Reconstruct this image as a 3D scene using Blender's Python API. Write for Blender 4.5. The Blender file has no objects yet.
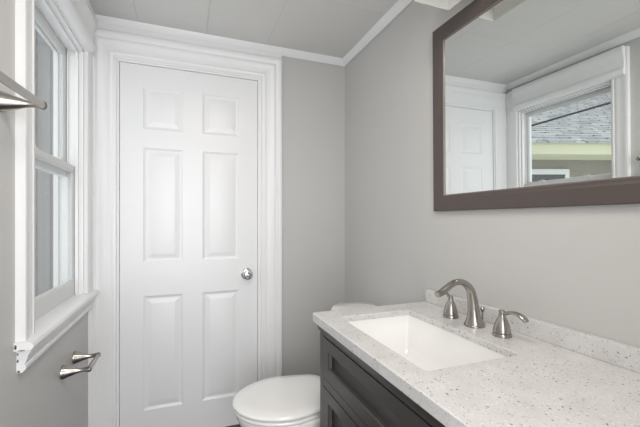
import bpy, bmesh, math, random
from mathutils import Vector, Matrix
C = bpy.context.scene.collection
sc = bpy.context.scene
H = 1.2
# ---------------- camera ----------------
cd = bpy.data.cameras.new('camera'); cam = bpy.data.objects.new('camera', cd); C.objects.link(cam)
cam.location = (0, 0, H); cam.rotation_euler = (math.radians(90), 0, math.radians(-20.75))
cd.sensor_width = 36; cd.lens = 36*354/640; cd.shift_y = 7/640; cd.clip_start = .02
sc.camera = cam
# ---------------- light ----------------
w = bpy.data.worlds.new('overcast_sky'); sc.world = w; w.use_nodes = True
bg = w.node_tree.nodes['Background']; bg.inputs[0].default_value = (.98, .985, 1, 1); bg.inputs[1].default_value = .8
def area(name, loc, rot, sx, sy, power, col):
    l = bpy.data.lights.new(name, 'AREA'); l.shape = 'RECTANGLE'; l.size = sx; l.size_y = sy; l.energy = power; l.color = col
    o = bpy.data.objects.new(name, l); C.objects.link(o); o.location = loc; o.rotation_euler = [math.radians(a) for a in rot]
    return o
area('hall_fill', (.05, -1.3, 1.45), (90, 0, 0), 1.6, 1.9, 19.5, (1, 1, 1))  # added fill panel beyond the doorway, flat frontal light for the room
area('ceiling_fill', (.25, .55, 2.20), (0, 0, 0), .5, .5, 4.5, (1, .92, .84))  # added warm fill below the ceiling, no lamp modelled there
sc.view_settings.view_transform = 'Standard'; sc.view_settings.look = 'None'
sc.view_settings.exposure = 1.08; sc.view_settings.gamma = 1; sc.view_settings.use_curve_mapping = False

# ---------------- materials ----------------
def mat(name, col, rough=.5, metal=0, spec=.5, bump=0, bscale=40, emit=None, coat=0, var=0, vscale=3):
    m = bpy.data.materials.new(name); m.use_nodes = True; n = m.node_tree.nodes; L = m.node_tree.links
    b = n['Principled BSDF']; b.inputs['Base Color'].default_value = (*col, 1); b.inputs['Roughness'].default_value = rough
    b.inputs['Metallic'].default_value = metal; b.inputs['Specular IOR Level'].default_value = spec; b.inputs['Coat Weight'].default_value = coat
    tc = n.new('ShaderNodeTexCoord')
    if bump:
        t = n.new('ShaderNodeTexNoise'); t.inputs['Scale'].default_value = bscale; t.inputs['Detail'].default_value = 4
        bp = n.new('ShaderNodeBump'); bp.inputs['Strength'].default_value = bump; bp.inputs['Distance'].default_value = .002
        L.new(tc.outputs['Object'], t.inputs['Vector']); L.new(t.outputs[0], bp.inputs['Height']); L.new(bp.outputs[0], b.inputs['Normal'])
    if var:
        t = n.new('ShaderNodeTexNoise'); t.inputs['Scale'].default_value = vscale; L.new(tc.outputs['Object'], t.inputs['Vector'])
        r = n.new('ShaderNodeValToRGB'); r.color_ramp.elements[0].color = (*[c*(1-var) for c in col], 1)
        r.color_ramp.elements[1].color = (*[min(1, c*(1+var)) for c in col], 1)
        L.new(t.outputs[0], r.inputs[0]); L.new(r.outputs[0], b.inputs['Base Color'])
    if emit:
        b.inputs['Emission Color'].default_value = (*emit[0], 1); b.inputs['Emission Strength'].default_value = emit[1]
    return m
WALL = mat('greige_wall_paint', (.572, .570, .560), .42, bump=.12, bscale=260, spec=.4, var=.02)
TRIM = mat('white_trim_paint', (.85, .855, .865), .33, bump=.05, bscale=30)
DOORM = mat('white_door_paint', (.85, .855, .87), .30, bump=.05, bscale=60)
NICK = mat('brushed_nickel', (.40, .382, .355), .25, 1, bump=.03, bscale=300)
CHROME = mat('chrome', (.75, .75, .76), .10, 1)
DARKMET = mat('dark_metal', (.08, .075, .07), .4, .8)
PORC = mat('white_porcelain', (.86, .855, .84), .08, coat=.3)
BASIN = mat('white_basin_porcelain', (.93, .93, .92), .12, coat=.3)
CAB = mat('dark_brown_cabinet_paint', (.058, .052, .049), .38, bump=.15, bscale=90, var=.08, vscale=20)
FRAMEM = mat('taupe_mirror_frame_finish', (.092, .074, .069), .45, bump=.1, bscale=120)
BEAD = mat('pale_frame_bead', (.22, .185, .17), .35, .3)
MIRR = mat('mirror_silver', (.84, .87, .86), .0, 1)
DARK = mat('dark_gap', (.02, .02, .02), .9)
CHIP = mat('chipped_paint_wood', (.10, .085, .07), .8, var=.4, vscale=300)
VINYL = mat('window_vinyl', (.68, .69, .69), .35)
CABLE = mat('black_rubber', (.015, .015, .015), .5)
SHADE = mat('opal_glass', (.82, .81, .78), .25, emit=((1, .93, .85), .02))

def ceiling_mat():
    m = mat('white_ceiling_panels', (.70, .695, .68), .55, bump=.1, bscale=90); return m
CEIL = ceiling_mat()
def floor_mat():
    m = bpy.data.materials.new('dark_slate_tile'); m.use_nodes = True; n = m.node_tree.nodes; L = m.node_tree.links; b = n['Principled BSDF']
    tc = n.new('ShaderNodeTexCoord'); br = n.new('ShaderNodeTexBrick'); br.offset = .5
    br.inputs['Scale'].default_value = 1; br.inputs['Brick Width'].default_value = .6; br.inputs['Row Height'].default_value = .3; br.inputs['Mortar Size'].default_value = .003
    br.inputs['Color1'].default_value = (.022, .021, .021, 1); br.inputs['Color2'].default_value = (.03, .028, .027, 1); br.inputs['Mortar'].default_value = (.1, .1, .1, 1)
    L.new(tc.outputs['Object'], br.inputs['Vector']); L.new(br.outputs[0], b.inputs['Base Color']); b.inputs['Roughness'].default_value = .35
    return m
FLOOR = floor_mat()
def quartz():
    m = bpy.data.materials.new('speckled_white_quartz'); m.use_nodes = True; n = m.node_tree.nodes; L = m.node_tree.links; b = n['Principled BSDF']
    b.inputs['Roughness'].default_value = .16; b.inputs['Specular IOR Level'].default_value = .5
    tc = n.new('ShaderNodeTexCoord'); no = n.new('ShaderNodeTexNoise'); no.inputs['Scale'].default_value = 14; no.inputs['Detail'].default_value = 3
    L.new(tc.outputs['Object'], no.inputs['Vector'])
    r = n.new('ShaderNodeValToRGB'); r.color_ramp.elements[0].position = .3; r.color_ramp.elements[1].position = .7
    r.color_ramp.elements[0].color = (.625, .615, .605, 1); r.color_ramp.elements[1].color = (.70, .697, .695, 1)
    L.new(no.outputs[0], r.inputs[0]); cur = r.outputs[0]
    no2 = n.new('ShaderNodeTexNoise'); no2.inputs['Scale'].default_value = 260; L.new(tc.outputs['Object'], no2.inputs['Vector'])
    mx = n.new('ShaderNodeVectorMath'); mx.operation = 'MULTIPLY_ADD'; mx.inputs[1].default_value = (.008, .008, .008)
    L.new(no2.outputs['Color'], mx.inputs[0]); L.new(tc.outputs['Object'], mx.inputs[2])
    for sc_, prob, thr, col in ((260, .20, .34, (.47, .45, .43)), (150, .15, .30, (.84, .83, .81)), (220, .09, .34, (.22, .20, .19)), (125, .08, .27, (.17, .155, .15)), (95, .07, .20, (.05, .045, .045))):
        v = n.new('ShaderNodeTexVoronoi'); v.inputs['Scale'].default_value = sc_; L.new(mx.outputs[0], v.inputs['Vector'])
        sp = n.new('ShaderNodeSeparateColor'); L.new(v.outputs['Color'], sp.inputs[0])
        a = n.new('ShaderNodeMath'); a.operation = 'LESS_THAN'; a.inputs[1].default_value = prob; L.new(sp.outputs[0], a.inputs[0])
        t = n.new('ShaderNodeMath'); t.operation = 'LESS_THAN'; t.inputs[1].default_value = thr; L.new(v.outputs['Distance'], t.inputs[0])
        k = n.new('ShaderNodeMath'); k.operation = 'MULTIPLY'; L.new(a.outputs[0], k.inputs[0]); L.new(t.outputs[0], k.inputs[1])
        k2 = n.new('ShaderNodeMath'); k2.operation = 'MULTIPLY'; k2.inputs[1].default_value = .8; L.new(k.outputs[0], k2.inputs[0])
        mi = n.new('ShaderNodeMix'); mi.data_type = 'RGBA'; mi.inputs[7].default_value = (*col, 1)
        L.new(k2.outputs[0], mi.inputs[0]); L.new(cur, mi.inputs[6]); cur = mi.outputs[2]
    L.new(cur, b.inputs['Base Color'])
    return m
QUARTZ = quartz()
def glassmat():
    m = bpy.data.materials.new('window_glass'); m.use_nodes = True; n = m.node_tree.nodes; L = m.node_tree.links; n.remove(n['Principled BSDF'])
    t = n.new('ShaderNodeBsdfTransparent'); t.inputs[0].default_value = (.93, .95, .95, 1)
    g = n.new('ShaderNodeBsdfGlossy'); g.inputs['Roughness'].default_value = .02
    fr = n.new('ShaderNodeFresnel'); ge = n.new('ShaderNodeNewGeometry'); mr = n.new('ShaderNodeMapRange')   # same reflectance entering and leaving the pane
    mr.inputs['To Min'].default_value = 1.5; mr.inputs['To Max'].default_value = 1/1.5; L.new(ge.outputs['Backfacing'], mr.inputs[0]); L.new(mr.outputs[0], fr.inputs[0])
    x = n.new('ShaderNodeMixShader'); L.new(fr.outputs[0], x.inputs[0]); L.new(t.outputs[0], x.inputs[1]); L.new(g.outputs[0], x.inputs[2])
    L.new(x.outputs[0], n['Material Output'].inputs[0]); return m
GLASS = glassmat()
def stripes(name, c1, c2, axis, size, mort, rough=.7, row=None, c3=None):
    m = bpy.data.materials.new(name); m.use_nodes = True; n = m.node_tree.nodes; L = m.node_tree.links; b = n['Principled BSDF']; b.inputs['Roughness'].default_value = rough
    tc = n.new('ShaderNodeTexCoord'); mp = n.new('ShaderNodeMapping'); mp.inputs['Rotation'].default_value = axis
    br = n.new('ShaderNodeTexBrick'); br.inputs['Scale'].default_value = 1; br.inputs['Brick Width'].default_value = size[0]; br.inputs['Row Height'].default_value = size[1]
    br.inputs['Mortar Size'].default_value = mort; br.inputs['Mortar Smooth'].default_value = .4
    br.inputs['Color1'].default_value = (*c1, 1); br.inputs['Color2'].default_value = (*c2, 1); br.inputs['Mortar'].default_value = (*(c3 or [k*.35 for k in c1]), 1)
    L.new(tc.outputs['Object'], mp.inputs[0]); L.new(mp.outputs[0], br.inputs['Vector']); L.new(br.outputs[0], b.inputs['Base Color']); return m
SHING = stripes('grey_asphalt_shingles', (.38, .385, .39), (.56, .56, .57), (0, 0, 0), (.22, .1447), .006, c3=(.16, .16, .165))
SIDING = stripes('grey_board_siding', (.15, .15, .15), (.20, .20, .20), (math.radians(90), 0, 0), (.07, 9), .004)
SHADEDW = mat('shade_darkened_tan_paint', (.24, .225, .19), .7, var=.06)  # tan darkened so the colour carries the shade under the eave
CREAMW = mat('pale_yellow_paint', (.62, .62, .44), .6, var=.05)

# ---------------- mesh helpers ----------------
def obj(name, bm, m, parent=None, smooth=False, bevel=0, seg=2, angle=35, sub=0):
    bmesh.ops.recalc_face_normals(bm, faces=bm.faces)
    me = bpy.data.meshes.new(name); bm.to_mesh(me); bm.free()
    o = bpy.data.objects.new(name, me); C.objects.link(o)
    for k in (m if isinstance(m, (list, tuple)) else [m]): me.materials.append(k)
    if smooth or bevel:
        for p in me.polygons: p.use_smooth = True
        if smooth != 'full':
            try: me.set_sharp_from_angle(angle=math.radians(angle))
            except Exception: pass
    if bevel:
        b = o.modifiers.new('bevel', 'BEVEL'); b.width = bevel; b.segments = seg; b.limit_method = 'ANGLE'; b.angle_limit = math.radians(30); b.harden_normals = True
    if sub:
        s = o.modifiers.new('sub', 'SUBSURF'); s.levels = sub; s.render_levels = sub
    if parent:
        o.parent = parent; o.matrix_parent_inverse = Matrix.Translation(parent.location).inverted()
    return o
def tag(o, label=None, cat=None, group=None, kind=None):
    if label: o['label'] = label
    if cat: o['category'] = cat
    if group: o['group'] = group
    if kind: o['kind'] = kind
    return o
def empty(name, loc=(0, 0, 0)):
    o = bpy.data.objects.new(name, None); C.objects.link(o); o.location = loc; o.empty_display_size = .05; return o
def box(bm, x0, x1, y0, y1, z0, z1, mi=0):
    v = [bm.verts.new((x, y, z)) for x in (x0, x1) for y in (y0, y1) for z in (z0, z1)]
    fs = []
    for f in ((0, 1, 3, 2), (4, 6, 7, 5), (0, 4, 5, 1), (2, 3, 7, 6), (0, 2, 6, 4), (1, 5, 7, 3)):
        fc = bm.faces.new([v[i] for i in f]); fc.material_index = mi; fs.append(fc)
    return fs
def bx(*a):
    bm = bmesh.new(); box(bm, *a); return bm
def loft(bm, rings, closed=True, cap0=True, cap1=True):
    R = [[bm.verts.new(p) for p in r] for r in rings]; n = len(R[0])
    for a, b in zip(R, R[1:]):
        for i in range(n if closed else n-1):
            bm.faces.new((a[i], a[(i+1) % n], b[(i+1) % n], b[i]))
    if cap0: bm.faces.new(R[0][::-1])
    if cap1: bm.faces.new(R[-1])
    return R
def lathe(bm, prof, origin, axis=(0, 0, 1), n=32):
    ax = Vector(axis).normalized(); q = Vector((0, 0, 1)).rotation_difference(ax); o = Vector(origin)
    rings = [[o + q @ Vector((r*math.cos(2*math.pi*i/n), r*math.sin(2*math.pi*i/n), h)) for i in range(n)] for h, r in prof]
    loft(bm, rings)
def tube(bm, pts, rad, n=20, flat=1.0, ref=(0, 1, 0)):
    pts = [Vector(p) for p in pts]; N = len(pts); rings = []
    for i, p in enumerate(pts):
        t = (pts[min(i+1, N-1)] - pts[max(i-1, 0)]).normalized()
        u = Vector(ref) - t*Vector(ref).dot(t)
        if u.length < 1e-4: u = t.orthogonal()
        u.normalize(); v = t.cross(u)
        r = rad[i] if isinstance(rad, (list, tuple)) else rad
        ra, rb = r if isinstance(r, tuple) else (r, r*flat)
        rings.append([p + u*ra*math.cos(2*math.pi*k/n) + v*rb*math.sin(2*math.pi*k/n) for k in range(n)])
    loft(bm, rings)
def catmull(P, k=8):
    P = [Vector(p) for p in P]; Q = [P[0]*2-P[1]] + P + [P[-1]*2-P[-2]]; out = []
    for i in range(1, len(Q)-2):
        for j in range(k):
            t = j/k; a, b, c, d = Q[i-1:i+3]
            out.append(.5*((2*b)+(c-a)*t+(2*a-5*b+4*c-d)*t*t+(3*b-a-3*c+d)*t**3))
    return out + [P[-1]]
def sweep(bm, path, offs, prof, mapf):
    """path: 2D corners, offs: 2D mitre offset per corner, prof: closed list (offset, depth); mapf(a,b,depth)->xyz"""
    rings = [[mapf(p[0]+o[0]*w_, p[1]+o[1]*w_, d) for w_, d in prof] for p, o in zip(path, offs)]
    loft(bm, rings)

# ---------------- room ----------------
XL, XR, YB, YF, ZC = -.458, .969, 2.10, -.12, 2.24
S = 'structure'
T = .115
wy0, wy1, wz0, wz1 = 1.346, 1.990, .845, 2.014      # window opening
bm = bmesh.new()
box(bm, XL-T, XL, YF, wy0, 0, ZC); box(bm, XL-T, XL, wy1, YB, 0, ZC); box(bm, XL-T, XL, wy0, wy1, 0, wz0); box(bm, XL-T, XL, wy0, wy1, wz1, ZC)
tag(obj('wall_left', bm, WALL), kind=S)
tag(obj('wall_right', bx(XR, XR+T, YF, YB, 0, ZC), WALL), kind=S)
dx0, dx1, dz1 = -.324, .398, 2.030
bm = bmesh.new()
box(bm, XL-T, dx0-.02, YB, YB+T, 0, ZC); box(bm, dx1+.02, XR+T, YB, YB+T, 0, ZC); box(bm, dx0-.02, dx1+.02, YB, YB+T, dz1+.02, ZC)
tag(obj('wall_back', bm, WALL), kind=S)
bm = bmesh.new()
box(bm, XL-T, -.38, YF-T, YF, 0, ZC); box(bm, .44, XR+T, YF-T, YF, 0, ZC); box(bm, -.38, .44, YF-T, YF, 2.05, ZC)
tag(obj('wall_front', bm, WALL), kind=S)
tag(obj('floor', bx(XL-T, XR+T, YF-T, YB+T, -.08, 0), FLOOR), kind=S)
# ceiling: separate tongue-edged panels moulded in one mesh
bm = bmesh.new(); box(bm, XL-T, XR+T, YF-T, YB+T, ZC+.004, ZC+.08)
xs = [XL-T, -.233, .107, .447, XR+T]; ysr = [YB+T, 1.556, .98, .40, YF-T]
for i in range(4):
    for j in range(4):
        x0, x1, y1, y0 = xs[i], xs[i+1], ysr[j], ysr[j+1]; g = .0003
        box(bm, x0+g, x1-g, y0+g, y1-g, ZC, ZC+.0045)
tag(obj('ceiling', bm, CEIL, bevel=.0008, seg=1), kind=S)

# crown (trim): right wall, back wall (right part + above door), left wall
def crown(name, pts_fn, a, b):
    prof = [(0, 0), (.0, .036), (.006, .040), (.012, .034), (.022, .018), (.028, .008), (.030, .0)]
    bm = bmesh.new(); loft(bm, [[pts_fn(t, h, d) for (d, h) in prof] for t in (a, b)]); return tag(obj(name, bm, TRIM, smooth=True), kind=S)
crown('trim_1', lambda t, h, d: (XR-d, t, ZC-h), YF, YB)
crown('trim_2', lambda t, h, d: (t, YB-d, ZC-h), XL, XR)
crown('trim_3', lambda t, h, d: (XL+d, t, ZC-h), YF, YB)

# casing profile (offset, depth)
CAS = [(0, 0), (0, .010), (.004, .014), (.010, .015), (.014, .012), (.018, .012), (.024, .016), (.030, .018), (.036, .015), (.042, .016),
       (.072, .019), (.078, .023), (.086, .024), (.090, .021), (.096, .021), (.102, .028), (.112, .031), (.122, .031), (.126, .027), (.126, 0)]
# door
d1 = tag(empty('door_1', ((dx0+dx1)/2, YB, 0)), kind=S)
bm = bmesh.new()
k = 1.137
sweep(bm, [(dx0-.012, 0), (dx0-.012, dz1+.012), (dx1+.012, dz1+.012), (dx1+.012, 0)], [(-1, 0), (-1, 1), (1, 1), (1, 0)], [(a*1.05, b) for a, b in CAS], lambda a, b, d: (a, YB-d, b))
obj('door_casing', bm, TRIM, d1, smooth=True, angle=50)
bm = bmesh.new()   # head board filling up to the crown, corner filler board
box(bm, XL, dx1+.144, YB-.016, YB, 2.174, ZC-.03)
box(bm, XL, dx0-.13, YB-.012, YB, 0, 2.175)
obj('head_board', bm, TRIM, d1, bevel=.002)
bm = bmesh.new()
sweep(bm, [(dx0-.002, 0), (dx0-.002, dz1+.002), (dx1+.002, dz1+.002), (dx1+.002, 0)], [(-1, 0), (-1, 1), (1, 1), (1, 0)], [(0, .004), (.016, .004), (.016, -.13), (-.012, -.13), (-.012, -.05), (0, -.05)], lambda a, b, d: (a, YB-d, b))
obj('door_frame', bm, TRIM, d1)
def panelled(bm, mapf, a0, a1, b0, b1, panels, steps, thick):
    """front face with recessed panels. panels=(a0,a1,b0,b1); steps=[(inset, depth)]"""
    A = sorted({a0, a1, *[p[0] for p in panels], *[p[1] for p in panels]}); B = sorted({b0, b1, *[p[2] for p in panels], *[p[3] for p in panels]})
    V = {}
    def vv(a, b, d):
        key = (round(a, 5), round(b, 5), round(d, 5))
        if key not in V: V[key] = bm.verts.new(mapf(a, b, d))
        return V[key]
    def inpan(a, b): return any(p[0] < a < p[1] and p[2] < b < p[3] for p in panels)
    for i in range(len(A)-1):
        for j in range(len(B)-1):
            if not inpan((A[i]+A[i+1])/2, (B[j]+B[j+1])/2):
                bm.faces.new((vv(A[i], B[j], 0), vv(A[i+1], B[j], 0), vv(A[i+1], B[j+1], 0), vv(A[i], B[j+1], 0)))
    for p in panels:
        aa = [x for x in A if p[0] <= x <= p[1]]; bb = [x for x in B if p[2] <= x <= p[3]]
        prev = [(p[0], p[2]), (p[1], p[2]), (p[1], p[3]), (p[0], p[3])]; pd = 0
        first = True
        for ins, dep in steps:
            cur = [(p[0]+ins, p[2]+ins), (p[1]-ins, p[2]+ins), (p[1]-ins, p[3]-ins), (p[0]+ins, p[3]-ins)]
            for q in range(4):
                r = (q+1) % 4
                e = [vv(*prev[q], pd)]
                if first:
                    if q == 0: e += [vv(x, p[2], 0) for x in aa[1:-1]]
                    if q == 1: e += [vv(p[1], y, 0) for y in bb[1:-1]]
                    if q == 2: e += [vv(x, p[3], 0) for x in aa[1:-1][::-1]]
                    if q == 3: e += [vv(p[0], y, 0) for y in bb[1:-1][::-1]]
                e += [vv(*prev[r], pd), vv(*cur[r], dep), vv(*cur[q], dep)]
                bm.faces.new(e)
            prev, pd, first = cur, dep, False
        bm.faces.new([vv(*q, pd) for q in prev])
    # sides + back
    edge = [(a, b0) for a in A] + [(a1, b) for b in B[1:]] + [(a, b1) for a in A[::-1][1:]] + [(a0, b) for b in B[::-1][1:-1]]
    fr = [vv(a, b, 0) for a, b in edge]; bk = [bm.verts.new(mapf(a, b, thick)) for a, b in edge]
    for i in range(len(edge)):
        j = (i+1) % len(edge); bm.faces.new((fr[i], bk[i], bk[j], fr[j]))
    bm.faces.new(bk[::-1])
bm = bmesh.new()
pans = []
for (pz0, pz1) in ((.183, .795), (.977, 1.590), (1.690, 1.914)):
    for (px0, px1) in ((-.213, -.015), (.088, .291)): pans.append((px0, px1, pz0, pz1))
panelled(bm, lambda a, b, d: (a, YB+.002+d, b), dx0, dx1, .012, dz1, pans, [(.004, .003), (.012, .0065), (.018, .007), (.040, .0025), (.043, .002)], .035)
obj('door_slab', bm, DOORM, d1, smooth=True, angle=12)
kx, kz = .335, .887
kn = None
bm = bmesh.new(); lathe(bm, [(0, .033), (.003, .033), (.007, .029), (.009, .018), (.010, .010)], (kx, YB+.002, kz), (0, -1, 0), 40)
rose = obj('knob_rose', bm, CHROME, d1, smooth=True)
bm = bmesh.new(); lathe(bm, [(.006, .011), (.022, .011), (.026, .014), (.030, .022), (.037, .0275), (.045, .0285), (.053, .026), (.057, .019), (.058, .012), (.0565, .0105), (.0562, .001)], (kx, YB+.002, kz), (0, -1, 0), 40)
knob = obj('door_knob', bm, CHROME, d1, smooth=True); knob['label'] = 'round chrome door knob'
bm = bmesh.new(); lathe(bm, [(.055, .0065), (.060, .0065), (.061, .005), (.061, .001)], (kx, YB+.002, kz), (0, -1, 0), 24)
lb = obj('lock_button', bm, CHROME, None, smooth=True); lb.parent = knob; lb['label'] = 'small chrome lock button'
rose['label'] = 'round chrome rose'

# ---------------- window ----------------
w1 = tag(empty('window_1', (XL, (wy0+wy1)/2, wz0)), kind=S)
WC = [(0, 0), (0, .016), (.004, .019), (.014, .019), (.018, .015), (.026, .015), (.034, .021), (.042, .023), (.048, .020), (.054, .020),
      (.078, .024), (.082, .030), (.090, .032), (.096, .038), (.106, .039), (.1105, .034), (.1105, 0)]
bm = bmesh.new()
mp = lambda a, b, d: (XL+d, a, b)
sweep(bm, [(wy0, .8505), (wy0, wz1), (YB-.017, wz1)], [(-.78, 0), (-.78, 1.42), (0, 1.42)], [(p, min(q, .019+(q-.019)*.3)) for p, q in WC], mp)
obj('window_casing', bm, TRIM, w1, smooth=True, angle=50)
bm = bmesh.new()
FC = [(0, 0), (0, .014), (.003, .017), (.06, .018), (YB-.017-wy1-.012, .020), (YB-.017-wy1-.009, .017), (YB-.017-wy1, .017), (YB-.017-wy1, 0)]
loft(bm, [[(XL+d, wy1+o_, z) for o_, d in FC] for z in (.8505, wz1)])
obj('window_casing', bm, TRIM, w1, smooth=True, angle=50)
bm = bmesh.new()   # projecting head moulding
HP = [(0, wz1-.0005), (.030, wz1-.0005), (.044, wz1+.006), (.048, wz1+.014), (.047, wz1+.030), (.040, wz1+.036), (.036, wz1+.055), (.038, wz1+.090), (.044, wz1+.115), (.051, wz1+.128), (.051, wz1+.156), (.048, wz1+.160), (0, wz1+.160)]
loft(bm, [[(XL+d, y, z) for d, z in HP] for y in (1.270, 1.996)])
obj('head_moulding', bm, TRIM, w1, smooth=True, angle=40)
# jamb liner
bm = bmesh.new()
box(bm, XL-T, XL+.001, wy0-.001, wy0+.012, wz0, wz1); box(bm, XL-T, XL+.001, wy1-.012, wy1+.001, wz0, wz1); box(bm, XL-T, XL+.001, wy0+.012, wy1-.012, wz1-.012, wz1+.001)
box(bm, XL-.032, XL-.018, wy0+.012, wy0+.022, wz0, wz1-.012); box(bm, XL-.032, XL-.018, wy1-.022, wy1-.012, wz0, wz1-.012); box(bm, XL-.032, XL-.018, wy0+.022, wy1-.022, wz1-.022, wz1-.012)
box(bm, XL-.064, XL-.058, wy0+.012, wy0+.020, wz0, wz1-.012); box(bm, XL-.064, XL-.058, wy1-.020, wy1-.012, wz0, wz1-.012)
box(bm, XL-T, XL-.095, wy0+.012, wy0+.024, wz0, wz1-.012); box(bm, XL-T, XL-.095, wy1-.024, wy1-.012, wz0, wz1-.012); box(bm, XL-T, XL-.10, wy0, wy1, wz1-.035, wz1-.012)
box(bm, XL-T-.03, XL-.1, wy0-.03, wy1+.03, wz0-.02, wz0+.02)
obj('jamb', bm, TRIM, w1, bevel=.0015, seg=1)
def sash(x0, x1, z0, z1, gz0, gz1, name):
    gy0, gy1 = 1.392, 1.957; y0, y1 = wy0+.012, wy1-.012
    bm = bmesh.new(); xc = (x0+x1)/2
    # frame with a sloped glazing stop: nested loops on both faces
    def ring(x, ins): return [(x, gy0-ins, gz0-ins), (x, gy1+ins, gz0-ins), (x, gy1+ins, gz1+ins), (x, gy0-ins, gz1+ins)]
    out = lambda x: [(x, y0, z0), (x, y1, z0), (x, y1, z1), (x, y0, z1)]
    loft(bm, [out(x0), ring(x0, .012), ring(xc-.004, 0), ring(xc+.004, 0), ring(x1-.004, .005), ring(x1, .013), out(x1), out(x0)], cap0=False, cap1=False)
    bmesh.ops.remove_doubles(bm, verts=bm.verts, dist=1e-5)
    s = obj(name, bm, VINYL, w1, bevel=.0012, seg=1)
    p = obj('pane', bx(xc-.002, xc+.002, gy0-.002, gy1+.002, gz0-.002, gz1+.002), GLASS); p.parent = s
    p.matrix_parent_inverse = Matrix.Translation(w1.location).inverted()
    p.matrix_parent_inverse = Matrix.Identity(4); p.location = -Vector((0, 0, 0))
    return s, p
lo, lp = sash(XL-.058, XL-.033, wz0+.004, 1.456, .924, 1.424, 'lower_sash')
up, upn = sash(XL-.094, XL-.066, 1.405, wz1-.014, 1.470, 1.970, 'upper_sash')
for y in (1.52, 1.83):
    bm = bmesh.new(); box(bm, XL-.066, XL-.036, y-.022, y+.022, 1.456, 1.462); lathe(bm, [(0, .011), (.008, .011), (.011, .008), (.011, .001)], (XL-.050, y, 1.462)); box(bm, XL-.055, XL-.043, y-.004, y+.026, 1.466, 1.473)
    o = obj('sash_lock', bm, VINYL, None, bevel=.001); o.parent = lo; o['label'] = 'small white sash lock'
# stool (sill board) with rounded nose
bm = bmesh.new()
nose = [(XL-.034, .850), (-.424, .850), (-.416, .847), (-.412, .840), (-.412, .834), (-.417, .828), (-.428, .826), (XL-.034, .826)]
box(bm, XL-.034, XL, wy0, wy1, .826, .850)
nn = [(XL, .850), (-.424, .850), (-.416, .847), (-.412, .840), (-.412, .834), (-.417, .828), (-.428, .826), (XL, .826)]
loft(bm, [[(x, y, z) for x, z in nn] for y in (1.250, YB-.014)])
obj('window_sill', bm, TRIM, w1, smooth=True)
bm = bmesh.new()
ap = [(XL, .826), (-.424, .826), (-.424, .815), (-.428, .812), (-.430, .808), (-.433, .796), (-.438, .784), (-.440, .780), (-.436, .777), (-.436, .768), (-.441, .762), (-.444, .758), (XL, .758)]
loft(bm, [[(x, y, z) for x, z in ap] for y in (1.268, YB-.001)])
apr = obj('apron', bm, TRIM, w1, smooth=True)
bm = bmesh.new()   # chipped paint on the near end of sill and apron
def blob(y, x, z, ry, rz, seed):
    rr = random.Random(seed); pts = [(x+ry*math.cos(a)*rr.uniform(.6, 1.1), y, z+rz*math.sin(a)*rr.uniform(.6, 1.1)) for a in [i*2*math.pi/9 for i in range(9)]]
    loft(bm, [pts, [(p[0], p[1]-.0006, p[2]) for p in pts]])
blob(1.250, -.454, .838, .004, .008, 1); blob(1.250, -.440, .8275, .010, .0015, 2); blob(1.268, -.455, .812, .002, .004, 4); blob(1.268, -.455, .792, .0025, .005, 5); blob(1.268, -.453, .762, .004, .004, 3)
o = obj('paint_chip', bm, CHIP, w1); o['label'] = 'dark chipped spots in the white paint'

# ---------------- countertop ----------------
zc0, zc1 = .825, .859; cx0, cy0, cy1 = .439, .03, 1.240
def rrect(x0, x1, y0, y1, r, n=6):
    out = []
    for (cx, cy, a0) in ((x1-r, y1-r, 0), (x0+r, y1-r, 90), (x0+r, y0+r, 180), (x1-r, y0+r, 270)):
        for i in range(n+1):
            a = math.radians(a0+90*i/n); out.append((cx+r*math.cos(a), cy+r*math.sin(a)))
    return out
def onrect(p, c, x0, x1, y0, y1):
    dx, dy = p[0]-c[0], p[1]-c[1]; s = min(((x1-c[0])/dx if dx > 0 else (x0-c[0])/dx) if abs(dx) > 1e-9 else 1e9, ((y1-c[1])/dy if dy > 0 else (y0-c[1])/dy) if abs(dy) > 1e-9 else 1e9)
    return (c[0]+dx*s, c[1]+dy*s)
sx0, sx1, sy0, sy1 = .509, .796, .664, 1.146
inn = rrect(sx0, sx1, sy0, sy1, .014)
# outer rounded rect sampled to match: corners of inner map on corners of outer
outr = rrect(cx0, XR-.001, cy0, cy1, .006)
bm = bmesh.new()
b = .003
def off(loop, c, d):   # shrink loop toward centre by d per axis
    return [(x+(d if x < c[0] else -d), y+(d if y < c[1] else -d)) for x, y in loop]
oc = ((cx0+XR)/2, (cy0+cy1)/2); ic = ((sx0+sx1)/2, (sy0+sy1)/2)
z3 = lambda L_, z: [(x, y, z) for x, y in L_]
zs = zc1-.020; inx = rrect(sx0-.028, sx1+.028, sy0-.028, sy1+.028, .04)
loft(bm, [z3(inn, zs), z3(inn, zc1-b*.6), z3(off(inn, ic, -b*.6), zc1), z3(off(outr, oc, b), zc1), z3(outr, zc1-b), z3(outr, zc0+b), z3(off(outr, oc, b), zc0), z3(inx, zc0), z3(inx, zs), z3(inn, zs)], cap0=False, cap1=False)
bmesh.ops.remove_doubles(bm, verts=bm.verts, dist=1e-6)
ct = obj('countertop', bm, QUARTZ, None, smooth=True, angle=30)
tag(ct, 'white speckled quartz vanity countertop with a rectangular sink cutout', 'countertop')
bs = obj('backsplash', bx(.945, XR-.001, cy0, cy1, zc1, .910), QUARTZ, ct, bevel=.002)
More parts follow.
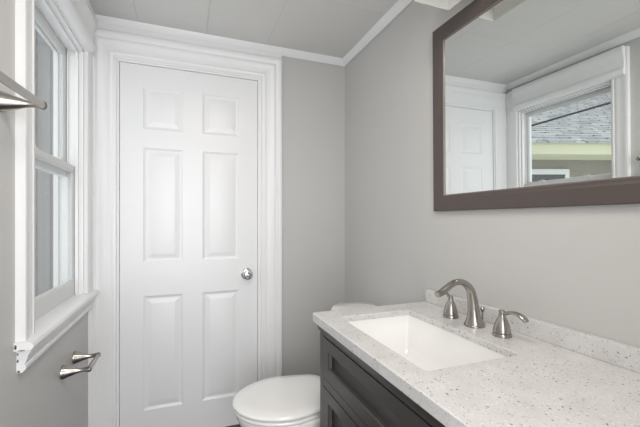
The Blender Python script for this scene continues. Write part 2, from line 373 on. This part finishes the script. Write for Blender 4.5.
# sink basin
bm = bmesh.new(); e = .001
g = [(-e, zs-.0005), (-e, .81), (-e+.003, .80), (.012, .73), (.024, .702), (.045, .689), (.09, .681)]
def basin(d, ex=0):
    x0, x1, y0, y1 = sx0+d-ex, sx1-d+ex, sy0+d*1.2-ex, sy1-d*1.2+ex; return rrect(x0, x1, y0, y1, min(.016+ex+max(d, 0)*.5, (x1-x0)/2-.001))
rings = [z3(basin(-.022), zs-.0005), z3(basin(-e), zs-.0005)] + [z3(basin(d), z) for d, z in g[1:]]
rings.append([(ic[0]+.02*math.cos(a), ic[1]+.02*math.sin(a), .676) for a in [0]*0 + [math.atan2(p[1]-ic[1], p[0]-ic[0]) for p in basin(.09)]])
outside = [z3(basin(.04, .012), .663), z3(basin(0, .012), .695), z3(basin(-e, .010), .828), z3(basin(-.022), .833)]
loft(bm, [*rings[::-1], *outside[::-1]] , cap0=True, cap1=True)
sk = obj('sink', bm, BASIN, None, smooth=True, angle=60)
tag(sk, 'white rectangular undermount porcelain sink set below the speckled countertop', 'sink')
bm = bmesh.new(); lathe(bm, [(.6745, .0225), (.680, .0225), (.6815, .020), (.6805, .015), (.683, .012), (.684, .001)], (ic[0], ic[1], 0), n=32)
o = obj('drain', bm, NICK, sk, smooth=True); o['label'] = 'brushed nickel drain'

# ---------------- faucet ----------------
FY = .896; FX = .875
fa = tag(empty('faucet', (FX, FY, zc1)), 'brushed nickel widespread faucet with arched spout and two lever handles', 'faucet')
Z = zc1+.0003
def lerp_r(pts, R, k):
    rad = []
    for i in range(len(pts)):
        t = i/k; q = min(int(t), len(R)-2); u = t-q; rad.append((R[q][0]*(1-u)+R[q+1][0]*u, R[q][1]*(1-u)+R[q+1][1]*u))
    return rad
bm = bmesh.new()
P = [(0, 0), (0, .006), (-.001, .014), (-.002, .030), (-.004, .055), (-.008, .085), (-.018, .118), (-.038, .138), (-.062, .1455), (-.088, .1415), (-.111, .129), (-.130, .1175), (-.143, .1125), (-.149, .1105)]
Rr = [(.0325, .0325), (.0322, .0322), (.0270, .0270), (.0215, .0215), (.0178, .0180), (.0155, .0158), (.0132, .0130), (.0118, .0108), (.0112, .0098), (.0112, .0094), (.0118, .0100), (.0122, .0102), (.0120, .0100), (.0112, .0092)]
pts = catmull([(FX+x, FY, Z+z) for x, z in P], 5)
tube(bm, pts, lerp_r(pts, Rr, 5), 28)
sp = obj('spout', bm, NICK, fa, smooth=True, angle=50)
def handle(y, sgn):
    hx = FX-.001
    bm = bmesh.new(); lathe(bm, [(0, .0268), (.004, .0270), (.0095, .0255), (.0105, .0232), (.0125, .0232), (.0135, .0246), (.020, .0238), (.034, .0200), (.046, .0158), (.055, .0115), (.060, .0092), (.064, .0084), (.070, .0092), (.074, .0088), (.0765, .006), (.077, .001)], (hx, y, Z), n=32)
    h = obj('handle_body', bm, NICK, fa, smooth=True)
    bm = bmesh.new()
    k = .020 if sgn > 0 else 0; q = .88 if sgn > 0 else 1
    P = [(hx+k*f_, y+sgn*d_*q, Z+h_) for d_, h_, f_ in ((-.002, .066, 0), (.010, .068, .1), (.026, .074, .35), (.044, .077, .6), (.062, .074, .85), (.075, .067, 1), (.081, .063, 1))]
    R = [(.006, .006), (.006, .0055), (.0060, .0048), (.0078, .0052), (.0105, .0062), (.0110, .0062), (.0085, .0045)]
    pts = catmull(P, 5)
    tube(bm, pts, lerp_r(pts, R, 5), 18, ref=(1, 0, 0))
    o = obj('lever', bm, NICK, None, smooth=True); o.parent = h
handle(1.005, 1); handle(.788, -1)
bm = bmesh.new(); lathe(bm, [(0, .0028), (.040, .0028), (.042, .0045), (.047, .0065), (.053, .0072), (.056, .005), (.057, .001)], (FX+.034, FY, Z), n=16)
obj('lift_rod', bm, NICK, fa, smooth=True)

# ---------------- vanity cabinet ----------------
va = tag(empty('vanity_cabinet', (.72, .64, 0)), 'dark brown vanity cabinet with recessed panel fronts under the speckled countertop', 'cabinet')
fx = .466; vy0, vy1 = .045, 1.230; cz = zc0
bm = bmesh.new()
for y0, y1 in ((1.195, vy1), (.424, .449), (vy0, .077)): box(bm, fx, fx+.02, y0, y1, .10, cz-.001)
for z0, z1 in ((.783, cz-.001), (.603, .633), (.10, .122)):
    for y0, y1 in ((.449, 1.195), (.077, .424)): box(bm, fx, fx+.02, y0, y1, z0, z1)
box(bm, fx, fx+.02, .077, .424, .348, .372)
box(bm, fx+.02, XR-.003, vy1-.018, vy1, .0, cz-.001); box(bm, fx+.02, XR-.003, vy0, vy0+.018, .0, cz-.001)
box(bm, fx+.02, XR-.003, vy0+.018, vy1-.018, .10, .118); box(bm, XR-.015, XR-.003, vy0+.018, vy1-.018, .118, cz-.001)
box(bm, fx+.06, fx+.075, vy0+.018, vy1-.018, 0, .10)
obj('body', bm, CAB, va, bevel=.0015, seg=1)
bm = bmesh.new()
cp = [(fx+.001, .793), (fx-.004, .795), (fx-.006, .800), (fx-.007, .808), (fx-.012, .814), (fx-.014, .818), (fx-.014, .8225), (fx+.001, .8225)]
loft(bm, [[(x, y, z) for x, z in cp] for y in (vy0-.01, vy1+.008)])
obj('top_moulding', bm, CAB, va, smooth=True)
def front(name, y0, y1, z0, z1, fw=.043):
    bm = bmesh.new()
    panelled(bm, lambda a, b_, d: (fx-.001+d, a, b_), y0, y1, z0, z1, [(y0+fw, y1-fw, z0+fw*.95, z1-fw*.95)], [(.0015, .0015), (.004, .003), (.007, .013), (.0075, .013)], .0158)
    return obj(name, bm, CAB, va, bevel=.0012, seg=1)
def pull(parent, y, z, vertical=False):
    bm = bmesh.new()
    lathe(bm, [(0, .006), (.012, .0045), (.016, .008), (.020, .014), (.024, .015), (.028, .012), (.029, .001)], (fx-.001, y, z), (-1, 0, 0), 20)
    o = obj('knob', bm, NICK, None, smooth=True); o.parent = parent; o.matrix_parent_inverse = Matrix.Identity(4); o['label'] = 'brushed nickel knob'
front('false_drawer_front', .4515, 1.1925, .6355, .780)
for y0, y1, ky in ((.8215, 1.1925, .842), (.4515, .8185, .798)):
    d = front('door', y0, y1, .1245, .6005); pull(d, ky, .50)
for z0, z1 in ((.6355, .7805), (.3745, .6005), (.1245, .3455)):
    d = front('drawer', .0795, .4215, z0, z1); pull(d, .25, (z0+z1)/2 + (0 if z0 > .6 else 0))

# ---------------- mirror ----------------
mi = tag(empty('wall_mirror', (XR-.004, .745, 1.238)), 'large rectangular wall mirror in a flat dark taupe frame above the faucet', 'mirror')
my0, my1, mz0, mz1 = .284, 1.198, 1.238, 1.975; mw = .063
FP = [(0, .003), (0, .015), (.003, .017), (.046, .017), (.050, .0155), (.056, .013), (mw-.004, .0125), (mw-.004, .003)]
bm = bmesh.new()
def mm(a, b_, d): return (XR-d, a, b_)
def frame_loops(prof):
    return [[mm(a, b_, d) for a, b_ in ((my0+o_, mz0+o_), (my1-o_, mz0+o_), (my1-o_, mz1-o_), (my0+o_, mz1-o_))] for o_, d in prof]
loft(bm, frame_loops(FP+[FP[0]]), cap0=False, cap1=False); bmesh.ops.remove_doubles(bm, verts=bm.verts, dist=1e-6)
obj('frame', bm, FRAMEM, mi, smooth=True, angle=20)
bm = bmesh.new(); BP = [(mw-.0045, .008), (mw-.0045, .0135), (mw-.001, .0145), (mw+.0008, .012), (mw+.001, .008)]
loft(bm, frame_loops(BP+[BP[0]]), cap0=False, cap1=False); bmesh.ops.remove_doubles(bm, verts=bm.verts, dist=1e-6)
o = obj('inner_bead', bm, BEAD, mi, smooth=True, angle=20); o['label'] = 'thin pale metallic bead inside the frame'
g = obj('mirror_glass', bx(XR-.0095, XR-.005, my0+mw-.006, my1-mw+.006, mz0+mw-.006, mz1-mw+.006), MIRR, mi)
mi.rotation_euler[1] = math.radians(-.42)

# ---------------- vanity light ----------------
vl = tag(empty('vanity_light', (XR, .745, 2.06)), 'wall light with square white glass shades above the mirror', 'wall light')
obj('back_plate', bx(XR-.022, XR-.0005, .50, .99, 2.035, 2.095), NICK, vl, bevel=.003)
for y in (1.0, .745, .49):
    bm = bmesh.new(); xc = .843
    tube(bm, [(XR-.02, y, 2.075), (.90, y, 2.085), (.862, y, 2.100), (xc, y, 2.108)], [.007]*4, 12)
    lathe(bm, [(2.098, .022), (2.112, .022), (2.116, .018), (2.118, .001)], (xc, y, 0), n=24)
    obj('arm', bm, NICK, vl, smooth=True)
    bm = bmesh.new(); hw = .077; tw = .040
    def sq(h_, z, y=y): return [(xc-h_, y-h_, z), (xc+h_, y-h_, z), (xc+h_, y+h_, z), (xc-h_, y+h_, z)]
    y = y - .009
    loft(bm, [sq(.018, 2.098, y), sq(.058, 2.096, y), sq(.063, 2.090, y), sq(hw, 1.985, y), sq(hw-.004, 1.985, y), sq(.058, 2.085, y), sq(.018, 2.090, y)])
    obj('lamp_shade', bm, SHADE, vl, bevel=.003)

# ---------------- towel bar & paper holder ----------------
def bracket(bm, y, z, xtip, n=28):
    L_ = xtip-XL
    lathe(bm, [(0, .0272), (.003, .0275), (.006, .0262), (.25*L_, .0215), (.45*L_, .0150), (.62*L_, .0098), (.78*L_, .0080), (.88*L_, .0090), (L_, .0118), (L_+.007, .0112), (L_+.011, .007), (L_+.012, .001)], (XL, y, z), (1, 0, 0), n)
tb = tag(empty('towel_bar', (XL, .95, 1.522)), 'brushed nickel towel bar on the wall left of the window', 'towel bar')
for y in (1.172, .715):
    bm = bmesh.new(); bracket(bm, y, 1.514-(.012 if y < 1 else 0), -.366-(.012 if y < 1 else 0)); obj('bracket', bm, NICK, tb, smooth=True)
bm = bmesh.new(); tube(bm, [(-.378, .705, 1.502), (-.378, .707, 1.502), (-.366, 1.180, 1.514), (-.366, 1.184, 1.514)], [.008, .0102, .0102, .008], 20); obj('bar', bm, NICK, tb, smooth=True)
tp = tag(empty('toilet_paper_holder', (XL, 1.77, .585)), 'empty brushed nickel toilet paper holder on the wall below the window', 'toilet paper holder')
for y in (1.668, 1.828):
    bm = bmesh.new(); bracket(bm, y, .600, -.368); obj('bracket', bm, NICK, tp, smooth=True)
bm = bmesh.new(); tube(bm, [(-.366, 1.668, .600), (-.366, 1.676, .600), (-.366, 1.677, .600), (-.366, 1.748, .600), (-.366, 1.749, .600), (-.366, 1.830, .600)], [.009, .009, .0098, .0098, .0085, .0085], 20); obj('roller', bm, NICK, tp, smooth=True)

# ---------------- toilet ----------------
to = tag(empty('toilet', (.5, 1.51, 0)), 'white porcelain toilet with closed lid between the vanity and the corner', 'toilet')
ty = 1.51
def egg(x0, x1, hw, n=44, back=.8, p=2.0):
    """closed outline: rounded nose at x0, squarer back at x1"""
    xm = x0 + (x1-x0)*.52; out = []
    for i in range(n):
        a = 2*math.pi*i/n; ca, sa = math.cos(a), math.sin(a)
        if ca < 0: x = xm + (xm-x0)*ca; y = hw*sa
        else:
            e_ = .30; x = xm + (x1-xm)*math.copysign(abs(ca)**e_, ca); y = hw*math.copysign(abs(sa)**.40, sa)*(1-(1-back)*max(0, (x-xm)/(x1-xm)))
        out.append((x, ty+y))
    return out
bm = bmesh.new()
rings = [z3(egg(.40, .70, .115), 0), z3(egg(.395, .705, .118), .012), z3(egg(.38, .70, .105), .06), z3(egg(.35, .70, .110), .16), z3(egg(.29, .71, .135), .25), z3(egg(.22, .715, .165), .32), z3(egg(.198, .72, .180), 0.3750), z3(egg(.197, .72, .182), 0.3920), z3(egg(.202, .715, .178), 0.3980)]
rings += [z3(egg(.25, .60, .140), 0.3980), z3(egg(.27, .58, .125), .35), z3(egg(.33, .54, .08), .24), z3(egg(.40, .50, .04), .20)]
loft(bm, rings)
bowl = obj('bowl', bm, PORC, to, smooth=True, angle=60)
bm = bmesh.new()
loft(bm, [z3(egg(.190, .622, .184), 0.4000), z3(egg(.186, .622, .187), 0.4040), z3(egg(.186, .622, .187), 0.4120), z3(egg(.192, .618, .182), 0.4160), z3(egg(.245, .56, .125), 0.4160), z3(egg(.247, .558, .123), 0.4000), z3(egg(.190, .622, .184), 0.4000)], cap0=False, cap1=False)
bmesh.ops.remove_doubles(bm, verts=bm.verts, dist=1e-6)
obj('seat', bm, PORC, to, smooth=True, angle=60)
bm = bmesh.new()
loft(bm, [z3(egg(.190, .622, .182), 0.4190), z3(egg(.183, .624, .188), 0.4220), z3(egg(.181, .626, .190), 0.4280), z3(egg(.184, .624, .188), 0.4340), z3(egg(.194, .618, .180), 0.4390), z3(egg(.235, .585, .14), 0.4425), z3(egg(.33, .52, .07), 0.4435)])
obj('lid', bm, PORC, to, smooth=True, angle=60)
bm = bmesh.new()
bm.free()
for y in (ty-.07, ty+.07): obj('hinge', bx(.615, .655, y-.02, y+.02, .396, .435), PORC, to, bevel=.006, seg=3)
def rr3(x0, x1, hw, r, z): return z3(rrect(x0, x1, ty-hw, ty+hw, r, 5), z)
bm = bmesh.new(); loft(bm, [rr3(.66, .95, .14, .04, .30), rr3(.66, .955, .16, .04, .384), rr3(.70, .955, .18, .04, .40)])
obj('tank_platform', bm, PORC, to, smooth=True, angle=50)
bm = bmesh.new(); loft(bm, [rr3(.735, .945, .18, .07, .40), rr3(.722, .955, .195, .075, .43), rr3(.706, .960, .213, .08, .722)])
tank = obj('tank', bm, PORC, to, smooth=True, angle=50)
bm = bmesh.new(); loft(bm, [rr3(.690, .935, .216, .105, .7225), rr3(.681, .94, .224, .112, .728), rr3(.679, .94, .226, .112, .744), rr3(.685, .935, .220, .112, .756), rr3(.70, .92, .205, .08, .762), rr3(.77, .89, .13, .05, .765)])
obj('tank_lid', bm, PORC, to, smooth=True, angle=60)
bm = bmesh.new(); lathe(bm, [(0, .014), (.006, .014), (.010, .010), (.016, .008), (.020, .001)], (.7085, ty-.15, .655), (-1, 0, 0), 20); box(bm, .693, .701, ty-.155, ty-.08, .650, .661)
o = obj('flush_lever', bm, CHROME, to, bevel=.001); o['label'] = 'chrome flush lever'

# ---------------- outside ----------------
# grey wing of the building beside the window
obj_ = obj('building_wing', bx(-1.15, -.62, 2.6, 3.6, -1, 4.2), SIDING)
tag(obj_, 'grey boarded wall of the neighbouring wing seen through the window', 'building')
ed = Vector((-.968, -.25, 0)); en = Vector((-.25, .968, 0)); ez = Vector((0, 0, 1)); E0 = Vector((-1.22, 3.84, 0))
gz = 2.23
gr = tag(empty('garage', tuple(E0)), 'pale yellow building with a grey shingle roof reflected in the mirror', 'building')
def gm(a, b_, c): return tuple(E0 + ed*a + en*b_ + ez*c)
def gbox(bm, a0, a1, b0, b1, c0, c1):
    v = [bm.verts.new(gm(a, b_, c)) for a in (a0, a1) for b_ in (b0, b1) for c in (c0, c1)]
    for f in ((0, 1, 3, 2), (4, 6, 7, 5), (0, 4, 5, 1), (2, 3, 7, 6), (0, 2, 6, 4), (1, 5, 7, 3)): bm.faces.new([v[i] for i in f])
bm = bmesh.new(); gbox(bm, .0, 12.0, .50, 4.5, -1, gz-.05); obj('wall', bm, SHADEDW, gr)
bm = bmesh.new(); gbox(bm, -.03, 12.2, 0, .03, gz-.17, gz-.005); obj('fascia', bm, CREAMW, gr)
bm = bmesh.new(); gbox(bm, -.03, 12.2, .03, .50, gz-.165, gz-.145); obj('soffit', bm, CREAMW, gr)
# roof: slab with its own local axes so the shingle courses follow the slope
bm = bmesh.new(); box(bm, -.05, 12.4, -.05, 8.5, 0, .03)
for k_ in range(59):   # overlapping shingle courses, thick at the butt
    y0 = -.06+k_*.145; v = [bm.verts.new(p) for p in ((-.05, y0, .03), (12.4, y0, .03), (12.4, y0, .045), (-.05, y0, .045), (-.05, y0+.145, .03), (12.4, y0+.145, .03))]
    bm.faces.new((v[0], v[1], v[2], v[3])); bm.faces.new((v[3], v[2], v[5], v[4])); bm.faces.new((v[0], v[3], v[4])); bm.faces.new((v[1], v[5], v[2]))
rf = obj('roof', bm, SHING)
pitch = math.radians(27)
ux = ed; uy = (en*math.cos(pitch)+ez*math.sin(pitch)); uz = ux.cross(uy)
if uz.z < 0:
    uz = -uz
M = Matrix(((ux.x, uy.x, uz.x, 0), (ux.y, uy.y, uz.y, 0), (ux.z, uy.z, uz.z, 0), (0, 0, 0, 1))); M.translation = E0 + ez*gz
rf.data.transform(M)
rf.data.transform(Matrix.Translation(-E0)); rf.parent = gr
rf.data.update()
bm = bmesh.new()
a0, a1, c0, c1 = 1.62, 2.25, 1.1, 1.84
gbox(bm, a0-.07, a1+.07, .47, .50, c1, c1+.08); gbox(bm, a0-.07, a1+.07, .47, .50, c0-.08, c0); gbox(bm, a0-.07, a0, .47, .50, c0, c1); gbox(bm, a1, a1+.07, .47, .50, c0, c1); gbox(bm, a0, a1, .475, .498, (c0+c1)/2-.02, (c0+c1)/2+.02)
wf = obj('window_frame', bm, VINYL, gr)
bm = bmesh.new(); gbox(bm, a0, a1, .485, .495, c0, c1); pn = obj('pane', bm, mat('dark_window_glass', (.05, .06, .06), .05)); pn.parent = wf; pn.matrix_parent_inverse = Matrix.Identity(4)
pa = Vector((-1.72, 2.88, 2.225)); dirc = Vector((-.37, -.574, .115))
bm = bmesh.new(); tube(bm, [pa-dirc*1.45, pa, pa+dirc, pa+dirc*7], [.011]*4, 10)
tag(obj('cable', bm, CABLE), 'black cable running past the shingle roof outside the window', 'cable')
